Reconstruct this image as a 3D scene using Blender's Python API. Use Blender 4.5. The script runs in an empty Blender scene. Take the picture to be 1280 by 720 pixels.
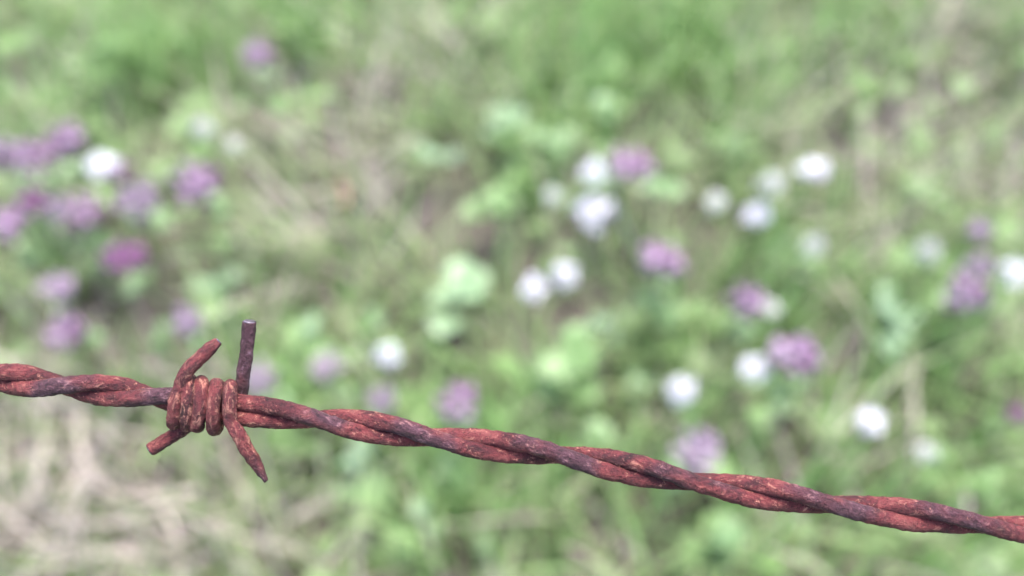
import bpy, math, random
import numpy as np
from mathutils import Vector, noise, Matrix

random.seed(11)
rng = np.random.default_rng(11)
C = bpy.context.scene.collection
R = math.radians

# ------------------------------------------------------------------ camera, light, exposure
LENS, SENSOR = 31.2, 36.0
CAM_H, PITCH = 0.55, 52.0            # metres above the soil, degrees below the horizon
D0 = 0.127                            # distance from the lens to the wire
cam_d = bpy.data.cameras.new('camera'); cam = bpy.data.objects.new('camera', cam_d); C.objects.link(cam)
cam.location = (0, 0, CAM_H); cam.rotation_euler = (R(90 - PITCH), 0, 0)
cam_d.lens = LENS; cam_d.sensor_width = SENSOR; cam_d.clip_start = 0.01; cam_d.clip_end = 300
cam_d.dof.use_dof = True; cam_d.dof.focus_distance = D0 * 0.985; cam_d.dof.aperture_fstop = 7.4
S = bpy.context.scene; S.camera = cam
S.view_settings.view_transform = 'Standard'; S.view_settings.look = 'None'
S.view_settings.gamma = 1; S.view_settings.exposure = 2.2

SUN_EL, SUN_ROT = 72.0, 20.0
w = bpy.data.worlds.new('World'); S.world = w; w.use_nodes = True
nt = w.node_tree; sky = nt.nodes.new('ShaderNodeTexSky'); sky.sky_type = 'NISHITA'; sky.sun_disc = False
sky.sun_elevation = R(SUN_EL); sky.sun_rotation = R(SUN_ROT); sky.dust_density = 4.0; sky.air_density = 1.0; sky.ozone_density = 1.0
bg = nt.nodes['Background']; bg.inputs['Strength'].default_value = 0.15
nt.links.new(sky.outputs[0], bg.inputs[0])
sd = bpy.data.lights.new('sun', 'SUN'); sd.energy = 1.8; sd.angle = R(20); sd.color = (1.0, 0.96, 0.9)
sun = bpy.data.objects.new('sun', sd); C.objects.link(sun)
sdir = Vector((math.sin(R(SUN_ROT)) * math.cos(R(SUN_EL)), math.cos(R(SUN_ROT)) * math.cos(R(SUN_EL)), math.sin(R(SUN_EL))))
sun.rotation_euler = sdir.to_track_quat('Z', 'Y').to_euler()

FPX = LENS / SENSOR * 1280.0
_p = R(PITCH)
FWD = Vector((0, math.cos(_p), -math.sin(_p))); UP = Vector((0, math.sin(_p), math.cos(_p))); RT = Vector((1, 0, 0))
CAM = Vector((0, 0, CAM_H))
def ray(px, py):
    return FWD + RT * ((px - 640) / FPX) + UP * ((360 - py) / FPX)
def at_height(px, py, z):
    d = ray(px, py); t = (z - CAM_H) / d.z
    return CAM + d * t
def dist_at(px, py, z):
    d = ray(px, py); return (z - CAM_H) / d.z

# ------------------------------------------------------------------ materials
def mat(name):
    m = bpy.data.materials.new(name); m.use_nodes = True
    return m, m.node_tree, m.node_tree.nodes['Principled BSDF']
def ramp(nt, stops, interp='LINEAR'):
    r = nt.nodes.new('ShaderNodeValToRGB'); e = r.color_ramp.elements; r.color_ramp.interpolation = interp
    while len(e) < len(stops): e.new(0.5)
    for i, (p, c) in enumerate(stops): e[i].position = p; e[i].color = (*c, 1)
    return r
def plant_mat(name, stops, transl=0.35, rough=0.55, noise_scale=60, mixv=0.25):
    m, nt, b = mat(name)
    geo = nt.nodes.new('ShaderNodeNewGeometry')
    r = ramp(nt, stops); nt.links.new(geo.outputs['Random Per Island'], r.inputs[0])
    tc = nt.nodes.new('ShaderNodeTexCoord'); n = nt.nodes.new('ShaderNodeTexNoise'); n.inputs['Scale'].default_value = noise_scale
    n.inputs['Detail'].default_value = 4
    nt.links.new(tc.outputs['Object'], n.inputs['Vector'])
    hsv = nt.nodes.new('ShaderNodeHueSaturation')
    mr = nt.nodes.new('ShaderNodeMapRange'); mr.inputs[1].default_value = 0.3; mr.inputs[2].default_value = 0.7
    mr.inputs[3].default_value = 1 - mixv; mr.inputs[4].default_value = 1 + mixv
    nt.links.new(n.outputs[0], mr.inputs[0]); nt.links.new(mr.outputs[0], hsv.inputs['Value']); nt.links.new(r.outputs[0], hsv.inputs['Color'])
    nt.links.new(hsv.outputs[0], b.inputs['Base Color']); b.inputs['Roughness'].default_value = rough
    if transl:
        t = nt.nodes.new('ShaderNodeBsdfTranslucent'); nt.links.new(hsv.outputs[0], t.inputs[0])
        mx = nt.nodes.new('ShaderNodeMixShader'); mx.inputs[0].default_value = transl
        out = nt.nodes['Material Output']
        nt.links.new(b.outputs[0], mx.inputs[1]); nt.links.new(t.outputs[0], mx.inputs[2]); nt.links.new(mx.outputs[0], out.inputs[0])
    return m
M = {}
M['grass'] = plant_mat('grass', [(0, (.12, .18, .07)), (.4, (.19, .27, .105)), (.75, (.26, .34, .155)), (1, (.34, .35, .24))])
M['lush'] = plant_mat('lush_grass', [(0, (.11, .21, .06)), (.5, (.18, .32, .095)), (1, (.29, .43, .18))])
M['dry'] = plant_mat('dry_grass', [(0, (.29, .24, .21)), (.5, (.40, .345, .315)), (1, (.51, .45, .42))], .3, .7)
M['weed'] = plant_mat('weed_leaves', [(0, (.11, .19, .06)), (.6, (.16, .27, .09)), (1, (.22, .33, .15))])
M['leaf'] = plant_mat('broad_leaf', [(0, (.11, .20, .08)), (1, (.16, .26, .11))], .3, .42)
M['paleleaf'] = plant_mat('pale_leaf', [(0, (.155, .255, .125)), (1, (.21, .31, .175))], .3, .4)
M['brightleaf'] = plant_mat('bright_leaf', [(0, (.115, .21, .07)), (1, (.16, .265, .10))], .35, .45)
M['greyleaf'] = plant_mat('grey_leaf', [(0, (.12, .20, .11)), (1, (.17, .26, .155))], .25, .5)
M['stem'] = plant_mat('stem_green', [(0, (.12, .16, .07)), (1, (.17, .2, .1))], 0, .5)
M['white'] = plant_mat('white_petal', [(0, (.68, .66, .75)), (1, (.82, .81, .86))], .2, .5, 300, .04)
M['cream'] = plant_mat('cream_petal', [(0, (.58, .59, .56)), (1, (.70, .71, .68))], .2, .5, 300, .06)
M['purple'] = plant_mat('purple_petal', [(0, (.15, .06, .14)), (.4, (.25, .13, .25)), (.7, (.36, .23, .37)), (1, (.50, .39, .50))], .25, .5, 300, .1)
M['mauve'] = plant_mat('pale_mauve_petal', [(0, (.27, .18, .27)), (1, (.42, .33, .43))], .25, .5, 300, .1)
M['magenta'] = plant_mat('deep_magenta_petal', [(0, (.17, .05, .15)), (1, (.30, .12, .29))], .25, .5, 300, .1)
M['calyx'] = plant_mat('flower_calyx', [(0, (.09, .05, .07)), (1, (.14, .10, .10))], .1, .6)
M['straw'] = plant_mat('straw_stalk', [(0, (.34, .29, .25)), (1, (.40, .35, .30))], 0, .7)
M['reddish'] = plant_mat('rusty_leaf', [(0, (.35, .2, .13)), (1, (.42, .26, .17))], .1, .7)

def rust_mat(name, grey, fleck=.57):
    m, nt, b = mat(name)
    tc = nt.nodes.new('ShaderNodeTexCoord')
    at = nt.nodes.new('ShaderNodeAttribute'); at.attribute_name = 'worn'
    fl_ = nt.nodes.new('ShaderNodeAttribute'); fl_.attribute_name = 'flow'
    def nz(scale, det=6, rough=.6, dist=0, flow=True):
        n = nt.nodes.new('ShaderNodeTexNoise'); n.inputs['Scale'].default_value = scale; n.inputs['Detail'].default_value = det
        n.inputs['Roughness'].default_value = rough; n.inputs['Distortion'].default_value = dist
        nt.links.new(fl_.outputs['Vector'] if flow else tc.outputs['Object'], n.inputs['Vector']); return n
    n1 = nz(430, 8, .68, .5); n2 = nz(1150, 6, .72, .5); n3 = nz(1900, 5, .75, 0, False); n4 = nz(190, 3, .5)
    r1 = ramp(nt, [(.30, (.020, .005, .007)), (.44, (.074, .013, .017)), (.56, (.15, .027, .030)), (.70, (.26, .080, .070))])
    nt.links.new(n1.outputs[0], r1.inputs[0])
    # dull violet-grey mill scale that survives on some stretches
    r4 = ramp(nt, [(.50 - grey, (0, 0, 0)), (.66 - grey, (1, 1, 1))]); wa = nt.nodes.new('ShaderNodeMath'); wa.operation = 'MULTIPLY_ADD'; wa.inputs[1].default_value = .23
    nt.links.new(at.outputs['Fac'], wa.inputs[0]); nt.links.new(n4.outputs[0], wa.inputs[2]); nt.links.new(wa.outputs[0], r4.inputs[0])
    mx = nt.nodes.new('ShaderNodeMix'); mx.data_type = 'RGBA'
    nt.links.new(r4.outputs[0], mx.inputs['Factor']); nt.links.new(r1.outputs[0], mx.inputs['A'])
    r2 = ramp(nt, [(.35, (.028, .008, .013)), (.55, (.080, .029, .042)), (.7, (.20, .115, .15))]); nt.links.new(n2.outputs[0], r2.inputs[0])
    nt.links.new(r2.outputs[0], mx.inputs['B'])
    # pale orange flecks
    r3 = ramp(nt, [(fleck, (0, 0, 0)), (fleck + .11, (1, 1, 1))]); nt.links.new(n2.outputs[0], r3.inputs[0])
    m3 = nt.nodes.new('ShaderNodeMath'); m3.operation = 'MULTIPLY'; 
    mw = nt.nodes.new('ShaderNodeMath'); mw.operation = 'MULTIPLY_ADD'; mw.inputs[1].default_value = -.5; mw.inputs[2].default_value = .75
    mw.use_clamp = True; nt.links.new(at.outputs['Fac'], mw.inputs[0]); nt.links.new(mw.outputs[0], m3.inputs[1])
    n5 = nz(1250, 5, .75, .2, False)
    r6 = ramp(nt, [(.60, (0, 0, 0)), (.68, (1, 1, 1))]); nt.links.new(n5.outputs[0], r6.inputs[0])
    mm = nt.nodes.new('ShaderNodeMath'); mm.operation = 'MAXIMUM'; nt.links.new(r3.outputs[0], mm.inputs[0]); nt.links.new(r6.outputs[0], mm.inputs[1])
    nt.links.new(mm.outputs[0], m3.inputs[0])
    mx2 = nt.nodes.new('ShaderNodeMix'); mx2.data_type = 'RGBA'
    nt.links.new(m3.outputs[0], mx2.inputs['Factor']); nt.links.new(mx.outputs['Result'], mx2.inputs['A']); mx2.inputs['B'].default_value = (.52, .235, .17, 1)
    # pits
    r5 = ramp(nt, [(.34, (.22, .18, .2)), (.50, (1, 1, 1))]); nt.links.new(n3.outputs[0], r5.inputs[0])
    mx3 = nt.nodes.new('ShaderNodeMix'); mx3.data_type = 'RGBA'; mx3.blend_type = 'MULTIPLY'; mx3.inputs['Factor'].default_value = .85
    nt.links.new(mx2.outputs['Result'], mx3.inputs['A']); nt.links.new(r5.outputs[0], mx3.inputs['B'])
    nt.links.new(mx3.outputs['Result'], b.inputs['Base Color'])
    b.inputs['Roughness'].default_value = .62; b.inputs['Specular IOR Level'].default_value = .35
    add = nt.nodes.new('ShaderNodeMath'); add.operation = 'ADD'; nt.links.new(n2.outputs[0], add.inputs[0]); nt.links.new(n3.outputs[0], add.inputs[1])
    bp = nt.nodes.new('ShaderNodeBump'); bp.inputs['Strength'].default_value = 1; bp.inputs['Distance'].default_value = .0008
    nt.links.new(add.outputs[0], bp.inputs['Height']); nt.links.new(bp.outputs[0], b.inputs['Normal'])
    return m
def set_worn(o, ring_vals, n):
    a = o.data.attributes.new('worn', 'FLOAT', 'POINT'); v = np.repeat(np.asarray(ring_vals, dtype=np.float32), n)
    a.data.foreach_set('value', v)
def set_flow(o, path, rad, n, seed):
    cum = np.concatenate([[0], np.cumsum([(b_ - a_).length for a_, b_ in zip(path[:-1], path[1:])])]) * .55
    th = 2 * np.pi * np.arange(n) / n; r_ = np.mean(rad)
    f = np.zeros((len(path), n, 3), dtype=np.float32)
    f[:, :, 0] = cum[:, None] + seed; f[:, :, 1] = np.cos(th)[None] * r_; f[:, :, 2] = np.sin(th)[None] * r_
    a = o.data.attributes.new('flow', 'FLOAT_VECTOR', 'POINT'); a.data.foreach_set('vector', f.ravel())
M['rust'] = rust_mat('rusted_strand', -.10)
M['rust_barb'] = rust_mat('rusted_barb', -.15, .525)
m, nt_, b = mat('cut_steel')
n = nt_.nodes.new('ShaderNodeTexNoise'); n.inputs['Scale'].default_value = 1500
tc = nt_.nodes.new('ShaderNodeTexCoord'); nt_.links.new(tc.outputs['Object'], n.inputs['Vector'])
r = ramp(nt_, [(.35, (.02, .014, .02)), (.62, (.10, .08, .105))]); nt_.links.new(n.outputs[0], r.inputs[0]); nt_.links.new(r.outputs[0], b.inputs['Base Color'])
b.inputs['Metallic'].default_value = .3; b.inputs['Roughness'].default_value = .5
M['cut'] = m

# ------------------------------------------------------------------ mesh helpers
def mesh_obj(name, verts, faces, material, parent=None, smooth=True):
    me = bpy.data.meshes.new(name)
    verts = np.asarray(verts, dtype=np.float32)
    if isinstance(faces, np.ndarray):
        k = faces.shape[1]; me.vertices.add(len(verts)); me.vertices.foreach_set('co', verts.ravel())
        me.loops.add(faces.size); me.loops.foreach_set('vertex_index', faces.ravel().astype(np.int32))
        me.polygons.add(len(faces)); me.polygons.foreach_set('loop_start', np.arange(0, faces.size, k, dtype=np.int32))
        me.update(calc_edges=True); me.validate()
    else:
        me.from_pydata([tuple(map(float, v)) for v in verts], [], faces); me.update()
    me.polygons.foreach_set('use_smooth', [smooth] * len(me.polygons))
    me.materials.append(material)
    o = bpy.data.objects.new(name, me); C.objects.link(o)
    if parent: o.parent = parent
    return o
def empty(name, loc, label, cat, group=None):
    o = bpy.data.objects.new(name, None); C.objects.link(o); o.location = loc; o.empty_display_size = .01
    o['label'] = label; o['category'] = cat
    if group: o['group'] = group
    return o
def tube(path, radii, n=16, cap0=True, cap1=True, v0=0, up=Vector((0, .3, 1))):
    path = [Vector(p) for p in path]; V = []; F = []
    N = len(path); prev = None
    for i, p in enumerate(path):
        t = (path[min(i + 1, N - 1)] - path[max(i - 1, 0)]).normalized()
        if prev is None:
            a = t.cross(up)
            if a.length < 1e-5: a = t.cross(Vector((1, 0, 0)))
        else:
            a = prev - t * prev.dot(t)
        a.normalize(); prev = a; b = t.cross(a)
        for k in range(n):
            th = 2 * math.pi * k / n
            V.append(p + (a * math.cos(th) + b * math.sin(th)) * radii[i])
    for i in range(N - 1):
        for k in range(n):
            F.append((v0 + i * n + k, v0 + i * n + (k + 1) % n, v0 + (i + 1) * n + (k + 1) % n, v0 + (i + 1) * n + k))
    if cap0: F.append(tuple(v0 + k for k in range(n))[::-1])
    if cap1: F.append(tuple(v0 + (N - 1) * n + k for k in range(n)))
    return V, F

# ------------------------------------------------------------------ ground
def soil_z(x, y):
    return (noise.noise(Vector((x * 3, y * 3, 0))) * .012 + noise.noise(Vector((x * 14, y * 14, 4))) * .005)
def axis(n, far, near):
    t = np.linspace(-1, 1, n); return np.sinh(t * 5.2) / math.sinh(5.2) * far
ax = axis(241, 80, 1); ay = axis(241, 80, 1) + .6
V = [(x, y, soil_z(x, y) * (1 if abs(x) < 6 and abs(y) < 6 else 3)) for y in ay for x in ax]
nX = len(ax); F = np.array([(j * nX + i, j * nX + i + 1, (j + 1) * nX + i + 1, (j + 1) * nX + i) for j in range(len(ay) - 1) for i in range(nX - 1)])
m, nt_, b = mat('meadow_soil')
tc = nt_.nodes.new('ShaderNodeTexCoord')
n1 = nt_.nodes.new('ShaderNodeTexNoise'); n1.inputs['Scale'].default_value = 9; n1.inputs['Detail'].default_value = 8
n2 = nt_.nodes.new('ShaderNodeTexNoise'); n2.inputs['Scale'].default_value = 120; n2.inputs['Detail'].default_value = 6
for n in (n1, n2): nt_.links.new(tc.outputs['Object'], n.inputs['Vector'])
r1 = ramp(nt_, [(.35, (.045, .038, .032)), (.5, (.08, .067, .054)), (.6, (.06, .065, .038)), (.75, (.05, .075, .03))])
r2 = ramp(nt_, [(.35, (.45, .45, .45)), (.65, (1, 1, 1))])
nt_.links.new(n1.outputs[0], r1.inputs[0]); nt_.links.new(n2.outputs[0], r2.inputs[0])
mx = nt_.nodes.new('ShaderNodeMix'); mx.data_type = 'RGBA'; mx.blend_type = 'MULTIPLY'; mx.inputs['Factor'].default_value = 1
nt_.links.new(r1.outputs[0], mx.inputs['A']); nt_.links.new(r2.outputs[0], mx.inputs['B']); nt_.links.new(mx.outputs['Result'], b.inputs['Base Color'])
b.inputs['Roughness'].default_value = .95
bp = nt_.nodes.new('ShaderNodeBump'); bp.inputs['Distance'].default_value = .004; nt_.links.new(n2.outputs[0], bp.inputs['Height']); nt_.links.new(bp.outputs[0], b.inputs['Normal'])
g = mesh_obj('ground', V, F, m); g['kind'] = 'structure'

# ------------------------------------------------------------------ blades and leaves scattered as stuff
def blades(name, pts, hts, wid, bend, lean, material, label, segs=4, kind='stuff', azim=None):
    """pts (n,3) roots; each blade a tapered curved ribbon with a shallow fold"""
    n = len(pts); az = rng.uniform(0, 2 * np.pi, n) if azim is None else azim
    wa = az + rng.normal(np.pi / 2, .5, n)
    d = np.stack([np.cos(az), np.sin(az), np.zeros(n)], 1); wd = np.stack([np.cos(wa), np.sin(wa), np.zeros(n)], 1)
    rows = []
    for k in range(segs + 1):
        t = k / segs
        f = lean * t + bend * t * t
        horiz = (f * hts)[:, None] * d
        z = hts * (t - .35 * np.clip(bend, 0, 2) * t * t * .7)
        c = pts + horiz; c[:, 2] += z
        ww = (wid * (1 - t ** 2.2) * .5 + 1e-4)[:, None] * wd
        rows += [c - ww, c + ww]
    V = np.stack(rows, 1)              # n, 2(segs+1), 3
    m_ = 2 * (segs + 1)
    base = (np.arange(n) * m_)[:, None, None]
    q = np.array([(2 * k, 2 * k + 1, 2 * k + 3, 2 * k + 2) for k in range(segs)])[None]
    F = (base + q).reshape(-1, 4)
    o = mesh_obj(name, V.reshape(-1, 3), F, material)
    o['label'] = label; o['category'] = name.split('_')[-1]; o['kind'] = kind
    return o

def blob_field(blobs):
    """blobs in metres on the ground: (x, y, rx, ry, weight)"""
    def f(x, y):
        s = np.zeros_like(x)
        for bx, by, rx, ry, wt in blobs: s += wt * np.exp(-((x - bx) / rx) ** 2 - ((y - by) / ry) ** 2)
        return s
    return f
def to_ground(lst, z=.04):
    out = []
    for px, py, rx, ry, wt in lst:
        c = at_height(px, py, z); t = dist_at(px, py, z)
        s = t / FPX; elev = abs(ray(px, py).normalized().z)
        out.append((c.x, c.y, rx * s, ry * s / elev, wt))
    return out
def scatter(n, x0, x1, y0, y1, dens):
    x = rng.uniform(x0, x1, n); y = rng.uniform(y0, y1, n)
    keep = rng.uniform(0, 1, n) < dens(x, y); x = x[keep]; y = y[keep]
    z = np.array([soil_z(a, b) for a, b in zip(x, y)])
    return np.stack([x, y, z - .003], 1)

# hollows where little grows (photo coordinates turned into ground patches)
HOLLOW = to_ground([(566, 278, 50, 40, 1.4), (605, 312, 40, 30, 1.2), (715, 312, 26, 16, .7), (822, 165, 44, 36, 1.1), (880, 318, 46, 42, 1.2),
    (205, 395, 34, 40, 1.1), (222, 300, 20, 20, .6), (55, 118, 40, 22, .8), (345, 130, 30, 18, .6), (705, 418, 34, 40, 1.1), (1040, 465, 42, 36, 1.1),
    (300, 265, 40, 16, .6), (985, 35, 24, 26, .7), (590, 200, 22, 14, .7), (20, 420, 22, 22, .7), (190, 215, 24, 14, .7), (880, 390, 20, 30, .5),
    (1110, 560, 20, 18, .5), (590, 420, 26, 20, .6), (1100, 330, 40, 20, .5), (360, 430, 20, 40, .4), (760, 390, 20, 20, .6), (1250, 450, 24, 30, .5),
    (900, 470, 24, 24, .7), (330, 290, 26, 20, .5), (1050, 300, 20, 16, .6)], 0.0)
DRYP = to_ground([(60, 600, 110, 120, 1), (200, 640, 150, 90, 1), (350, 660, 90, 60, .8), (30, 540, 80, 40, .9), (600, 80, 26, 50, .9), (520, 60, 60, 60, .5),
    (440, 165, 60, 70, .7), (370, 120, 50, 60, .5), (455, 235, 36, 40, .7), (430, 330, 60, 30, .4), (370, 340, 50, 30, .6), (1185, 20, 50, 50, .9), (1115, 130, 60, 40, .5),
    (1050, 150, 60, 50, .45), (1150, 175, 60, 40, .4), (1240, 80, 60, 60, .35), (40, 70, 40, 30, .9), (250, 40, 50, 30, .4), (950, 60, 50, 60, .3),
    (1000, 130, 60, 60, .5), (1230, 250, 50, 90, .5), (1100, 300, 60, 30, .4), (780, 450, 14, 70, .4), (790, 630, 40, 60, .4), (660, 60, 20, 60, .3), (540, 20, 60, 30, .5),
    (1070, 690, 50, 30, .6), (220, 410, 40, 30, .4), (20, 350, 40, 60, .4), (1200, 600, 60, 30, .3), (1080, 230, 70, 40, .5)], .03)
LUSHP = to_ground([(1080, 40, 90, 60, .5), (1240, 30, 60, 50, .4), (250, 50, 80, 50, .5), (470, 30, 70, 50, .45), (30, 120, 60, 40, .4), (1000, 90, 60, 40, .4), (780, 60, 110, 90, 1), (870, 50, 70, 70, .8), (700, 110, 60, 60, .5), (130, 30, 70, 60, .8), (240, 60, 60, 30, .7), (380, 40, 50, 50, .4), (620, 250, 60, 60, .7),
    (650, 560, 120, 80, .6), (700, 470, 80, 50, .8), (860, 620, 200, 90, .7), (1000, 500, 80, 90, .6), (1150, 400, 70, 90, .6), (380, 460, 50, 60, .9), (500, 620, 80, 80, .7),
    (560, 600, 60, 60, .5), (1240, 520, 60, 90, .5), (600, 20, 60, 40, .5), (420, 520, 60, 50, .6), (960, 130, 30, 60, .4), (560, 130, 30, 40, .6), (920, 160, 30, 60, .6),
    (1160, 240, 30, 50, .6), (930, 330, 50, 50, .6), (160, 460, 60, 40, .7), (60, 330, 50, 40, .4), (1190, 690, 100, 40, .8), (840, 430, 60, 40, .5)], .04)
fh, fd, fl = blob_field(HOLLOW), blob_field(DRYP), blob_field(LUSHP)
def patchy(x, y, s, o):
    return np.array([noise.noise(Vector((a * s, b_ * s, o))) for a, b_ in zip(x, y)])
def near(x, y): return np.where((abs(x) < .75) & (y > -.15) & (y < 1.5), 1.0, .45)
X0, X1, Y0, Y1 = -1.5, 1.5, -.7, 2.7

p = scatter(150000, X0, X1, Y0, Y1, lambda x, y: near(x, y) * np.clip(.62 + .6 * patchy(x, y, 9, 1) - 1.0 * fh(x, y) - .3 * fd(x, y), .02, 1))
n = len(p); blades('green_grass', p, rng.uniform(.02, .09, n), rng.uniform(.0016, .0042, n), rng.uniform(.1, 1.0, n), rng.normal(.15, .25, n), M['grass'],
    'muted green meadow grass filling the blurred ground below the wire')
p = scatter(170000, X0, X1, Y0, Y1, lambda x, y: near(x, y) * np.clip(.10 + .35 * patchy(x, y, 6, 7) + .75 * fl(x, y) - 1.1 * fh(x, y) - .35 * fd(x, y), 0, 1))
n = len(p); blades('lush_grass', p, rng.uniform(.04, .105, n), rng.uniform(.0025, .006, n), rng.uniform(.05, .5, n), rng.normal(.1, .2, n), M['lush'],
    'brighter green taller grass growing in fresh patches of the meadow')
p = scatter(80000, X0, X1, Y0, Y1, lambda x, y: near(x, y) * np.clip(.16 + .3 * patchy(x, y, 11, 12) + .62 * fd(x, y) - .7 * fh(x, y), 0, 1))
n = len(p); blades('dry_grass', p, rng.uniform(.03, .095, n), rng.uniform(.0012, .0032, n), rng.uniform(.1, 1.0, n), rng.normal(.15, .3, n), M['dry'],
    'pale dry beige grass lying in worn patches, thickest at lower left')
# low oval weed leaves
def weed_leaves(name, pts, size, material, label):
    n = len(pts); az = rng.uniform(0, 2 * np.pi, n); tilt = rng.uniform(-.1, .7, n)
    d = np.stack([np.cos(az) * np.cos(tilt), np.sin(az) * np.cos(tilt), np.sin(tilt)], 1)
    s = np.stack([-np.sin(az), np.cos(az), rng.normal(0, .2, n)], 1)
    up = np.cross(d, s); prof = [(0, .05), (.25, .36), (.55, .42), (.82, .26), (1, .03)]
    rows = []
    for t, w_ in prof:
        c = pts + d * (t * size)[:, None] - up * (.18 * t * t * size)[:, None]
        lift = up * (w_ * .25 * size)[:, None]
        rows += [c - s * (w_ * size)[:, None] + lift, c, c + s * (w_ * size)[:, None] + lift]
    V = np.stack(rows, 1); m_ = 15; base = (np.arange(n) * m_)[:, None, None]
    q = []
    for k in range(4):
        for j in range(2): q.append((3 * k + j, 3 * k + j + 1, 3 * k + j + 4, 3 * k + j + 3))
    F = (base + np.array(q)[None]).reshape(-1, 4)
    o = mesh_obj(name, V.reshape(-1, 3), F, material); o['kind'] = 'stuff'; o['label'] = label; o['category'] = 'weeds'
    return o
p = scatter(20000, X0, X1, Y0, Y1, lambda x, y: near(x, y) * np.clip(.4 + .9 * patchy(x, y, 7, 21) - 1.0 * fh(x, y) - .5 * fd(x, y), 0, 1))
p[:, 2] += rng.uniform(.005, .04, len(p))
weed_leaves('weeds', p, rng.uniform(.010, .030, len(p)), M['weed'], 'small oval green weed leaves carpeting the ground among the grass')

# ------------------------------------------------------------------ broad-leaved plants
def leaf_mesh(round_, fold=.18, lobes=0):
    """unit leaf: petiole from the origin, blade ending at x = 1"""
    V = []; F = []; NT, NW = 12, 6
    for i in range(NT + 1):
        t = i / NT
        wv = (math.sin(math.pi * min(1, t ** (.62 if round_ else .8)))) ** .7 * (.46 if round_ else .24)
        wv *= 1 + (.07 * math.sin(t * 34) if lobes else 0)
        wv = max(wv, .01)
        for j in range(-NW, NW + 1):
            u = j / NW
            x = .25 + .75 * t - (.10 * (1 - abs(u)) * (1 if t < .3 and round_ else 0)) * (1 - t / .3 if t < .3 else 0)
            V.append((x, u * wv, .22 * math.sin(t * 2.2) - .10 * t + abs(u) * fold * wv * 2 - .02 * math.cos(u * 9) * (1 - t)))
    m_ = 2 * NW + 1
    for i in range(NT):
        for j in range(2 * NW): F.append((i * m_ + j, i * m_ + j + 1, (i + 1) * m_ + j + 1, (i + 1) * m_ + j))
    tv, tf = tube([(0, 0, -.35), (.1, 0, -.12), (.2, 0, .0), (.27, 0, .012)], [.018] * 4, 6, v0=len(V))
    return V + [tuple(v) for v in tv], F + tf
LM = {}
def leaf_data(round_, mk):
    k = (round_, mk)
    if k not in LM:
        V, F = leaf_mesh(round_, lobes=round_); o = mesh_obj('leaf', V, F, M[mk]); LM[k] = o.data; bpy.data.objects.remove(o)
    return LM[k]
PLANT_GROUP = 'broad-leaved plants in the meadow'
def leafy_plant(px, py, rpx, mk, label, n=5, round_=True, z=.035, tilt=(.0, .35), squash=1.0, spread=1.0):
    c = at_height(px, py, z); c_g = Vector((c.x, c.y, soil_z(c.x, c.y)))
    s = rpx * dist_at(px, py, z) / FPX
    t = empty('leafy_plant', c_g, label, 'plant', PLANT_GROUP)
    a0 = random.uniform(0, 6.28)
    n = int(n * 1.7)
    for k in range(n):
        o = bpy.data.objects.new('leaf', leaf_data(round_, mk)); C.objects.link(o); o.parent = t
        a = a0 + 2.39996 * k + random.uniform(-.5, .5); L = s * random.uniform(.45, .85)
        rr = s * random.uniform(-.65, .25)
        o.location = (math.cos(a) * rr, math.sin(a) * rr, z + random.uniform(-.012, .008))
        o.scale = (L, L * random.uniform(.9, 1.15), L * .6)
        o.rotation_euler = (random.uniform(-.2, .2), -random.uniform(*tilt), a)
    return t
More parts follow.
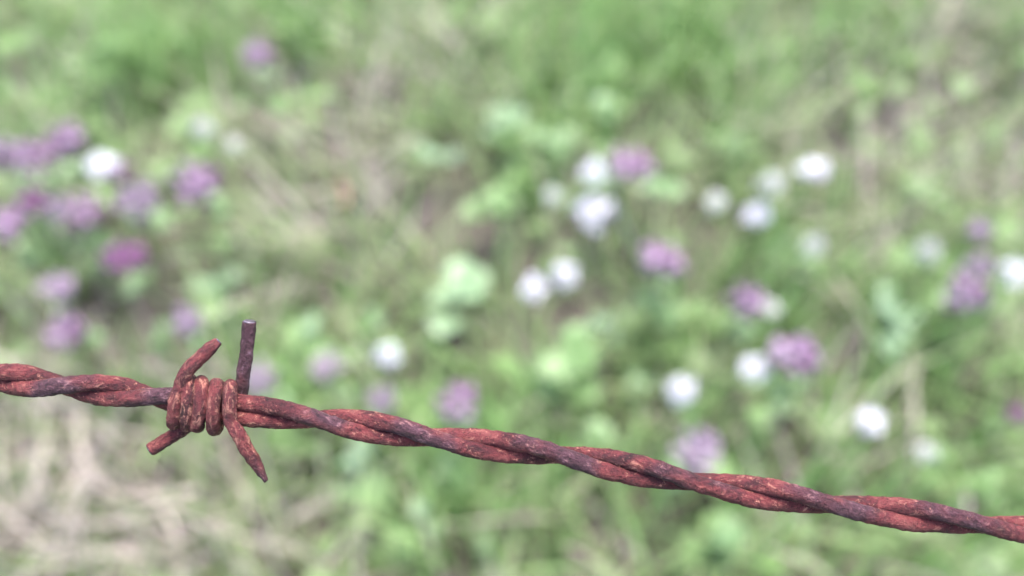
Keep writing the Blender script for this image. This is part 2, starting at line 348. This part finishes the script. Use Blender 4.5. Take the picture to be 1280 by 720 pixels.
plants = [
 (640, 163, 48, 'paleleaf', 'pale mint-green leaves up near the top centre, left member of the pale pair', 4, True),
 (694, 188, 50, 'leaf', 'mid-green broad plant just above and left of the topmost purple and white flower pair', 5, True),
 (750, 130, 36, 'paleleaf', 'highest pale green leaf cluster, above the vivid purple flower', 4, True),
 (548, 205, 38, 'greyleaf', 'grey-green slanting leaves just above the dark bare hollow', 4, False),
 (622, 262, 52, 'brightleaf', 'fresh green broad plant between the dark hollow and the biggest white flower', 6, True),
 (568, 368, 62, 'paleleaf', 'large pale mint-green rosette at the centre, left of two touching white flowers', 5, True),
 (273, 355, 50, 'paleleaf', 'pale green broad plant above the slanting upper barb', 4, True),
 (468, 402, 30, 'leaf', 'green leaves directly above the white flower nearest the barb', 4, True),
 (702, 472, 66, 'brightleaf', 'wide bright green plant above the middle of the wire', 7, True),
 (752, 408, 28, 'greyleaf', 'small grey-green plant beneath the lone round purple flower', 4, True),
 (796, 480, 24, 'paleleaf', 'small pale leaves just left of the lowest round white flower above the wire', 4, True),
 (540, 655, 34, 'paleleaf', 'pale round leaf cluster under the wire at lower centre', 4, True),
 (604, 690, 28, 'leaf', 'green leaves at the bottom edge right of the pale round cluster', 4, True),
 (1100, 405, 62, 'greyleaf', 'tall bluish-green leaves standing between the right-hand purple flowers', 6, False),
 (975, 512, 22, 'paleleaf', 'small pale leaf tuft under the touching white and purple flowers', 3, True),
 (908, 185, 40, 'brightleaf', 'upright yellow-green leaves above the upper right white flowers', 5, False),
 (1160, 238, 40, 'brightleaf', 'upright yellow-green leaves above the dim white flower at right', 5, False),
 (382, 412, 30, 'paleleaf', 'pale mint leaves right of the upright barb tip', 4, True),
 (835, 395, 36, 'leaf', 'green leaves between the lone round purple flower and the two-toned one', 5, True),
 (990, 330, 50, 'brightleaf', 'fresh green plant around the tall dim white flower', 6, True),
 (560, 590, 46, 'leaf', 'mid-green plant hidden just below the wire at centre', 6, True),
 (740, 545, 40, 'leaf', 'green plant directly behind the middle of the wire', 5, True),
 (1060, 600, 34, 'brightleaf', 'yellow-green plant behind the right part of the wire', 5, False),
 (1170, 575, 42, 'leaf', 'green plant under the lowest white flowers at right', 5, True),
 (200, 430, 34, 'leaf', 'green plant left of the slanting upper barb', 5, True),
 (820, 250, 40, 'leaf', 'green leaves right of the biggest white flower', 5, True),
 (130, 70, 52, 'brightleaf', 'bright green plant near the top left corner', 6, False),
 (905, 680, 50, 'leaf', 'green plant at the bottom edge below the wire, right of centre', 6, True),
 (1235, 600, 40, 'brightleaf', 'bright green plant at the right edge above the wire', 5, True),
 (445, 575, 36, 'greyleaf', 'greyish green plant below the wire right of the barb', 5, True),
]
for a in plants:
    leafy_plant(*a[:5], n=a[5], round_=a[6], z=random.uniform(.03, .05))

# ------------------------------------------------------------------ flowers
def floret(V, F, base, d, L, w_, cup=.3, sides=5):
    """a small open tube / petal clump pointing along d"""
    d = d.normalized(); a = d.orthogonal().normalized(); b = d.cross(a); v0 = len(V)
    prof = [(0, .18), (.5, .35), (.85, .9), (1.0, 1.0)]
    for t, r in prof:
        for k in range(sides):
            th = 2 * math.pi * k / sides
            rr = w_ * r * (1 + (.35 if (k % 2 and t == 1.0) else 0))
            V.append(base + d * (L * t) + (a * math.cos(th) + b * math.sin(th)) * rr)
    for i in range(len(prof) - 1):
        for k in range(sides): F.append((v0 + i * sides + k, v0 + i * sides + (k + 1) % sides, v0 + (i + 1) * sides + (k + 1) % sides, v0 + (i + 1) * sides + k))
    F.append(tuple(v0 + 3 * sides + k for k in range(sides)))
def head_mesh(seed, n, lo, L, w_, flat):
    rd = random.Random(seed); V = []; F = []
    for i in range(n):
        if rd.random() < .16: continue
        t = (i + .5) / n; zc = 1 - (1 - lo) * t; ph = i * 2.39996
        s = math.sqrt(max(0, 1 - zc * zc)); d = Vector((s * math.cos(ph), s * math.sin(ph), zc * flat + rd.uniform(-.1, .1)))
        floret(V, F, d * .25, d, (L - .25) * rd.uniform(.6, 1.3), w_ * rd.uniform(.8, 1.15))
    return V, F
HM = {}
def head_data(kind, mk, var):
    k = (kind, mk, var)
    if k not in HM:
        if kind == 'white': V, F = head_mesh(5 + var, 46, -.55, 1.0, .17, .8)
        else: V, F = head_mesh(50 + var, 24, -.15, 1.0, .20, .75)
        o = mesh_obj('petals', V, F, M[mk]); HM[k] = o.data; bpy.data.objects.remove(o)
    return HM[k]
def core_data():
    if 'core' not in HM:
        V = []; F = []
        for i in range(7):
            t = i / 6; r_ = .42 * math.sin(math.pi * (.08 + .84 * t)) * (1.15 - .3 * t)
            for k in range(10): V.append((r_ * math.cos(k * .6283), r_ * math.sin(k * .6283), -.62 + .95 * t))
        for i in range(6):
            for k in range(10): F.append((i * 10 + k, i * 10 + (k + 1) % 10, (i + 1) * 10 + (k + 1) % 10, (i + 1) * 10 + k))
        F.append(tuple(range(10))[::-1]); F.append(tuple(range(60, 70)))
        o = mesh_obj('calyx', V, F, M['calyx']); HM['core'] = o.data; bpy.data.objects.remove(o)
    return HM['core']
def flower(kind, mk, px, py, rpx, label, z=None, sx=1.0, sz=1.0):
    z = z if z is not None else random.uniform(.075, .115)
    c = at_height(px, py, z); s = rpx * dist_at(px, py, z) / FPX
    dx, dy = random.uniform(-.02, .02), random.uniform(-.01, .025)
    root = Vector((c.x + dx, c.y + dy, soil_z(c.x + dx, c.y + dy)))
    t = empty('white_flower' if kind == 'white' else 'purple_flower', root, label, 'flower',
              'small white flowers in the meadow' if kind == 'white' else 'purple flower heads in the meadow')
    s *= .82 if kind == 'white' else 1.02
    if kind != 'white': sz *= 1.1
    top = c - root
    h = bpy.data.objects.new('petals', head_data(kind, mk, random.randrange(3))); C.objects.link(h); h.parent = t
    h.location = top; h.scale = (s * sx, s, s * sz); h.rotation_euler = (random.uniform(-.5, .35), random.uniform(-.3, .3), random.uniform(0, 6))
    h.scale = (h.scale[0] * random.uniform(.92, 1.08), h.scale[1] * random.uniform(.92, 1.08), h.scale[2] * random.uniform(.95, 1.25))
    if kind != 'white' or True:
        k = bpy.data.objects.new('calyx', core_data()); C.objects.link(k); k.parent = t; k.location = top; f = .75 if kind != 'white' else .55
        k.scale = (s * f, s * f, s * f * 1.1); k.rotation_euler = h.rotation_euler
    bend = Vector((random.uniform(-.006, .006), random.uniform(-.006, .006), 0))
    path = [Vector((0, 0, -.004))] + [top * (i / 6) * 1.0 + bend * math.sin(math.pi * i / 6) for i in range(1, 6)] + [top - Vector((0, 0, s * .4))]
    V, F = tube(path, [.0012 if kind == 'white' else .0016] * len(path), 7)
    mesh_obj('stem', V, F, M['stem'], t)
    if kind != 'white':
        for q in range(3):
            o = bpy.data.objects.new('leaf', leaf_data(True, 'leaf')); C.objects.link(o); o.parent = t
            a = random.uniform(0, 6.28); o.location = top * .72; L = s * random.uniform(.9, 1.25); o.scale = (L, L, L * .6)
            o.rotation_euler = (0, random.uniform(-.3, .3), a)
    return t
whites = [
 ('white', 127, 209, 21, 'bright white flower among the purple cluster at far left'),
 ('cream', 254, 160, 15, 'dim cream flower alone, upper left, above the purple flower right of the cluster'),
 ('cream', 292, 182, 11, 'tiny faint lilac-white flower just right of the dim cream one'),
 ('white', 741, 216, 19, 'white flower touching the left side of the vivid purple flower'),
 ('white', 741, 266, 27, 'biggest and brightest white flower, right below the vivid purple one'),
 ('cream', 690, 246, 14, 'dim small white flower left of the biggest white one'),
 ('white', 667, 361, 19, 'left flower of the two touching white ones near the centre'),
 ('white', 706, 345, 18, 'right and slightly higher flower of the two touching white ones near the centre'),
 ('white', 484, 443, 18, 'white flower nearest the barb, above the wire left of centre'),
 ('cream', 893, 252, 15, 'greyish white flower, leftmost of the loose group at upper right'),
 ('cream', 963, 232, 17, 'tall oval white flower in the middle of the upper right group'),
 ('white', 947, 272, 19, 'white flower just below the tall oval one in the upper right group'),
 ('white', 1017, 215, 20, 'clean round white flower, highest of the upper right group'),
 ('cream', 1017, 308, 15, 'dim elongated white flower below the highest round one'),
 ('cream', 1158, 316, 16, 'dim greenish white flower alone between the right group and the right edge'),
 ('white', 1268, 342, 20, 'bright white flower cut by the right edge of the photo'),
 ('white', 942, 464, 21, 'bright white flower touching the left side of a round purple one above the wire'),
 ('white', 852, 488, 20, 'white flower directly above the wire, right of centre, alone'),
 ('white', 1086, 529, 22, 'lowest bright white flower, above the wire at right'),
 ('cream', 1157, 565, 14, 'faint pale flower lowest of all, right of the lowest bright white one'),
 ('cream', 962, 386, 14, 'pale small flower touching the right side of a purple head'),
]
for mk, px, py, r_, lb in whites:
    tall = py in (232, 308, 316)
    flower('white', mk, px, py, r_, lb, sz=1.5 if tall else 1.0)
purples = [
 ('purple', 327, 75, 18, 'topmost purple flower, alone near the top left'),
 ('purple', 88, 182, 25, 'upper right purple head of the far left cluster, above the bright white flower'),
 ('purple', 46, 200, 25, 'purple head in the top row of the left cluster, between two others'),
 ('mauve', 4, 196, 22, 'pale purple head cut by the left edge at the top of the cluster'),
 ('magenta', 152, 217, 16, 'small dark purple head peeking out right of the left cluster white flower'),
 ('magenta', 45, 256, 18, 'dark purple head in the middle of the far left cluster'),
 ('purple', 18, 283, 26, 'broad lilac head near the left edge below the cluster middle'),
 ('purple', 106, 270, 27, 'lilac head with a bright violet middle, below the left cluster white flower'),
 ('mauve', 75, 262, 15, 'small pale lilac head touching the left of the violet-centred one'),
 ('mauve', 178, 257, 27, 'washed-out pale mauve head right of the violet-centred one'),
 ('purple', 250, 235, 28, 'pinkish purple head with darker middle, rightmost of the left cluster'),
 ('magenta', 157, 326, 24, 'deep magenta head, darkest of all, below the left cluster'),
 ('mauve', 74, 366, 22, 'dull mauve head below and left of the deep magenta one'),
 ('purple', 87, 412, 22, 'lilac head just above the wire at far left'),
 ('purple', 784, 213, 29, 'vivid purple flower touching two white ones at upper centre right'),
 ('purple', 822, 331, 28, 'round purple flower alone below the vivid one'),
 ('purple', 936, 381, 24, 'purple head with a small pale flower on its right side'),
 ('purple', 992, 447, 28, 'round purple head with a bright white flower on its left'),
 ('purple', 1207, 369, 26, 'purple head at right, left of the edge white flower'),
 ('mauve', 1224, 334, 16, 'pale pinkish head touching the top of the right-hand purple one'),
 ('mauve', 1221, 290, 14, 'small faint pinkish head above the right-hand purple flowers'),
 ('purple', 571, 508, 28, 'purple head directly above the wire at centre left'),
 ('mauve', 873, 567, 29, 'pale purple head touching the upper edge of the wire right of centre'),
 ('mauve', 480, 502, 18, 'faint pink head just above the wire, left of the centre purple one'),
 ('mauve', 326, 474, 20, 'faint lilac head right behind the base of the upright barb'),
 ('mauve', 236, 406, 18, 'faint lilac head above the slanting upper barb'),
 ('mauve', 410, 460, 18, 'faint greyish purple head between the upright barb and nearest white flower'),
 ('magenta', 1273, 520, 13, 'small dark reddish purple head at the right edge above the wire'),
]
for mk, px, py, r_, lb in purples: flower('purple', mk, px, py, r_, lb)

# ------------------------------------------------------------------ dead stalks
def stalk(pts, wpx, mk, label, z0=.03, name='dry_stalk'):
    P = [at_height(x, y, z0 + .012 * math.sin(i * 1.7)) for i, (x, y) in enumerate(pts)]
    base = P[0].copy(); base.z = soil_z(base.x, base.y)
    k = wpx * dist_at(pts[0][0], pts[0][1], z0) / FPX * .19
    Q = catmull([p - base for p in P], 8); Q = [Vector((0, 0, 0))] + Q if False else Q
    V, F = tube(Q, [k * (.75 + .25 * math.sin(math.pi * min(1, (i + 2) / len(Q)))) * (1 + .15 * math.sin(i * .9)) for i in range(len(Q))], 8)
    o = mesh_obj(name, V, F, M[mk]); o.location = base
    o['label'] = label; o['category'] = 'dry stalk'; o['group'] = 'dead stalks lying in the grass'
def catmull(P, per):
    out = []; n = len(P)
    for i in range(n - 1):
        p0, p1, p2, p3 = P[max(i - 1, 0)], P[i], P[i + 1], P[min(i + 2, n - 1)]
        for k in range(per):
            t = k / per
            out.append(.5 * ((2 * p1) + (p2 - p0) * t + (2 * p0 - 5 * p1 + 4 * p2 - p3) * t * t + (3 * p1 - p0 - 3 * p2 + p3) * t ** 3))
    out.append(P[-1]); return out
stalk([(102, 500), (100, 555), (118, 600), (160, 622), (215, 618), (250, 612)], 18, 'straw', 'thick pinkish beige dead stalk curving below the barb at left')
stalk([(190, 615), (215, 655), (225, 700), (222, 740)], 12, 'straw', 'beige dead stalk running down from the curved thick one')
stalk([(60, 530), (48, 590), (20, 650), (-20, 690)], 14, 'straw', 'beige dead stalk slanting down to the lower left corner')
stalk([(1190, -10), (1182, 20), (1165, 60), (1150, 85)], 9, 'straw', 'pale straw stalk slanting in from the top right edge')
stalk([(426, 225), (432, 250), (425, 268)], 11, 'reddish', 'small orange-brown dead bit left of the dark hollow')

# ------------------------------------------------------------------ barbed wire
AX = [(-1500, 270), (-700, 385), (-200, 446), (0, 472), (80, 482), (190, 495), (250, 506), (300, 513), (395, 523), (540, 547), (700, 568), (865, 602), (1040, 631), (1232, 656), (1500, 692), (2100, 770), (2900, 860)]
PH = [(-1500, 2790), (-300, 810), (-30, 450), (80, 270), (190, 90), (240, 30), (300, 0), (330, 8), (395, 90), (540, 270), (700, 450), (865, 630), (1040, 810), (1232, 990), (1430, 1170), (2900, 2500)]
xs = np.arange(-1500, 2900, 1.6)
def smooth(a, k):
    ker = np.hanning(k); ker /= ker.sum(); pad = np.pad(a, (k // 2, k // 2), mode='edge')
    o = np.convolve(pad, ker, mode='valid')[:len(a)]; o[:k // 2] = a[:k // 2]; o[-(k // 2):] = a[-(k // 2):]; return o
ay_ = smooth(np.interp(xs, [a for a, b in AX], [b for a, b in AX]), 61)
ph_ = smooth(np.interp(xs, [a for a, b in PH], [b for a, b in PH]), 41)
def depth(x): return D0 * (1 - .03 * (x / 1280.0))
def axis_y(x): return float(np.interp(x, xs, ay_))
def wp(x, y, toward):
    D = depth(x); k = D / FPX
    return CAM + ray(x, y) * (D - toward * k)
WIRE_O = wp(255, axis_y(255), 0)
wire = empty('barbed_wire', WIRE_O, 'rusty red-brown twisted two-strand barbed wire with one four-pointed barb', 'barbed wire')
RS = 10.6
def rough(V, amp, s1=900, seed=0):
    out = []
    cx = None
    for v in V:
        q = Vector(v) * s1 + Vector((seed, 0, 0))
        out.append(Vector(v) + noise.noise_vector(q) * amp + noise.noise_vector(q * 3.1) * amp * .55 + noise.noise_vector(q * .3) * amp * .8)
    return out
for sgn in (0, 180):
    path = []; rad = []; worn = []
    for x, y, ph in zip(xs, ay_, ph_):
        sl = (axis_y(x + 8) - axis_y(x - 8)) / 16; L = math.hypot(1, sl); nx, ny = sl / L, -1 / L     # unit normal pointing up
        a = R(ph + sgn); jit = 1 + .05 * noise.noise(Vector((x * .01, sgn, 3)))
        q = RS * .88 * jit * math.cos(a)
        path.append(wp(x + nx * q, y + ny * q, RS * .88 * math.sin(a)) - WIRE_O)
        worn.append(max(0, min(1, math.sin(a) * 1.3 - .2)))
        rad.append(RS * depth(x) / FPX * (1 + .07 * noise.noise(Vector((x * .03, sgn, 0))) + .04 * noise.noise(Vector((x * .11, sgn, 5)))))
    V, F = tube(path, rad, 22)
    o = mesh_obj('wire_strand', rough(V, .00012, 900, sgn), F, M['rust'], wire); set_worn(o, worn, 22); set_flow(o, path, rad, 22, sgn * .01)

def wrap(x, th, a=28.0, b=20.5):
    y = axis_y(x); sl = (axis_y(x + 8) - axis_y(x - 8)) / 16; L = math.hypot(1, sl); nx, ny = sl / L, -1 / L
    c = a * math.cos(R(th))
    return (x + nx * c, y + ny * c, b * math.sin(R(th)))
def interp_wrap(pairs, step=20):
    out = []
    for (x0, t0), (x1, t1) in zip(pairs[:-1], pairs[1:]):
        n = max(1, int(abs(t1 - t0) / step))
        for k in range(n): out.append(wrap(x0 + (x1 - x0) * k / n, t0 + (t1 - t0) * k / n))
    out.append(wrap(*pairs[-1])); return out
BR = 8.6
def build_barb(pts, tips, seed, ends, extra):
    """pts: (x, y, toward); tips: taper length in px at start and end"""
    P = [wp(*q) - WIRE_O for q in pts]; Q = catmull(P, 7)
    k = D0 / FPX
    cum = [0.0]
    for a_, b_ in zip(Q[:-1], Q[1:]): cum.append(cum[-1] + (b_ - a_).length / k)
    rad = []
    for c in cum:
        r_ = BR
        for tl, e, dist in ((tips[0][0], tips[0][1], c), (tips[1][0], tips[1][1], cum[-1] - c)):
            if tl and dist < tl: r_ = min(r_, BR * (e + (1 - e) * (dist / tl) ** .8))
        rad.append(r_ * k)
    for i, c in enumerate(cum):            # thicker rust where the wire is wound tight
        inn = min(1, max(0, (min(c, cum[-1] - c) - 55) / 20)); rad[i] *= 1 + .02 * inn + .05 * noise.noise(Vector((c * .12, seed, 0)))
    worn = [max(0, 1 - min(c / ends[0], 1), 1 - min((cum[-1] - c) / ends[1], 1)) + extra + (.75 if extra > .1 and cum[-1] - c < 100 else 0) for c in cum]
    V, F = tube(Q, rad, 20)
    o = mesh_obj('barb', rough(V, .00012, 1100, seed), F, M['rust_barb'], wire)
    set_worn(o, worn, 20); set_flow(o, Q, rad, 20, seed * .1)
    return o, Q, rad
ptsA = [(273, 427, 2), (260, 438, 8), (246, 451, 14), (233, 465, 19)] + interp_wrap([(222, 58), (219, 90), (222, 180), (230, 300), (235, 450), (239, 560), (245, 680), (251, 810), (250, 880)]) \
       + [(247, axis_y(247) + 27, -12), (236, 532, -20), (222, 541, -18), (206, 551, -12), (187, 562, -6)]
barbA, QA, rA = build_barb(ptsA, ((12, .6), (4, .9)), 5, (105, 110), 0.04)
ptsB = [(333, 601, 6), (321, 582, 12), (309, 562, 18), (299, 544, 22)] + interp_wrap([(291, 125), (287, 90), (284, 0), (278, -90), (272, -180), (267, -270), (266, -360), (271, -430)]) \
       + [(280, 500, -27), (291, 503, -29), (300, 495, -27), (303, 478, -22), (307, 450, -14), (310, 425, -9), (312, 402, -4)]
barbB, QB, rB = build_barb(ptsB, ((34, .32), (2, .92)), 9, (60, 190), .32)
def cut_end(parent, Q, rad, end):
    p = Q[-1] if end else Q[0]; q = Q[-3] if end else Q[2]; d = (p - q).normalized(); r_ = rad[-1] if end else rad[0]
    path = [p + d * t for t in (-.00006, .00005, .00013, .00016)]
    V, F = tube(path, [r_ * 1.0, r_ * .97, r_ * .8, r_ * .45], 16)
    mesh_obj('cut_end', rough(V, .00003, 2500, 3), F, M['cut'], parent)
cut_end(barbA, QA, rA, True); cut_end(barbA, QA, rA, False); cut_end(barbB, QB, rB, True)
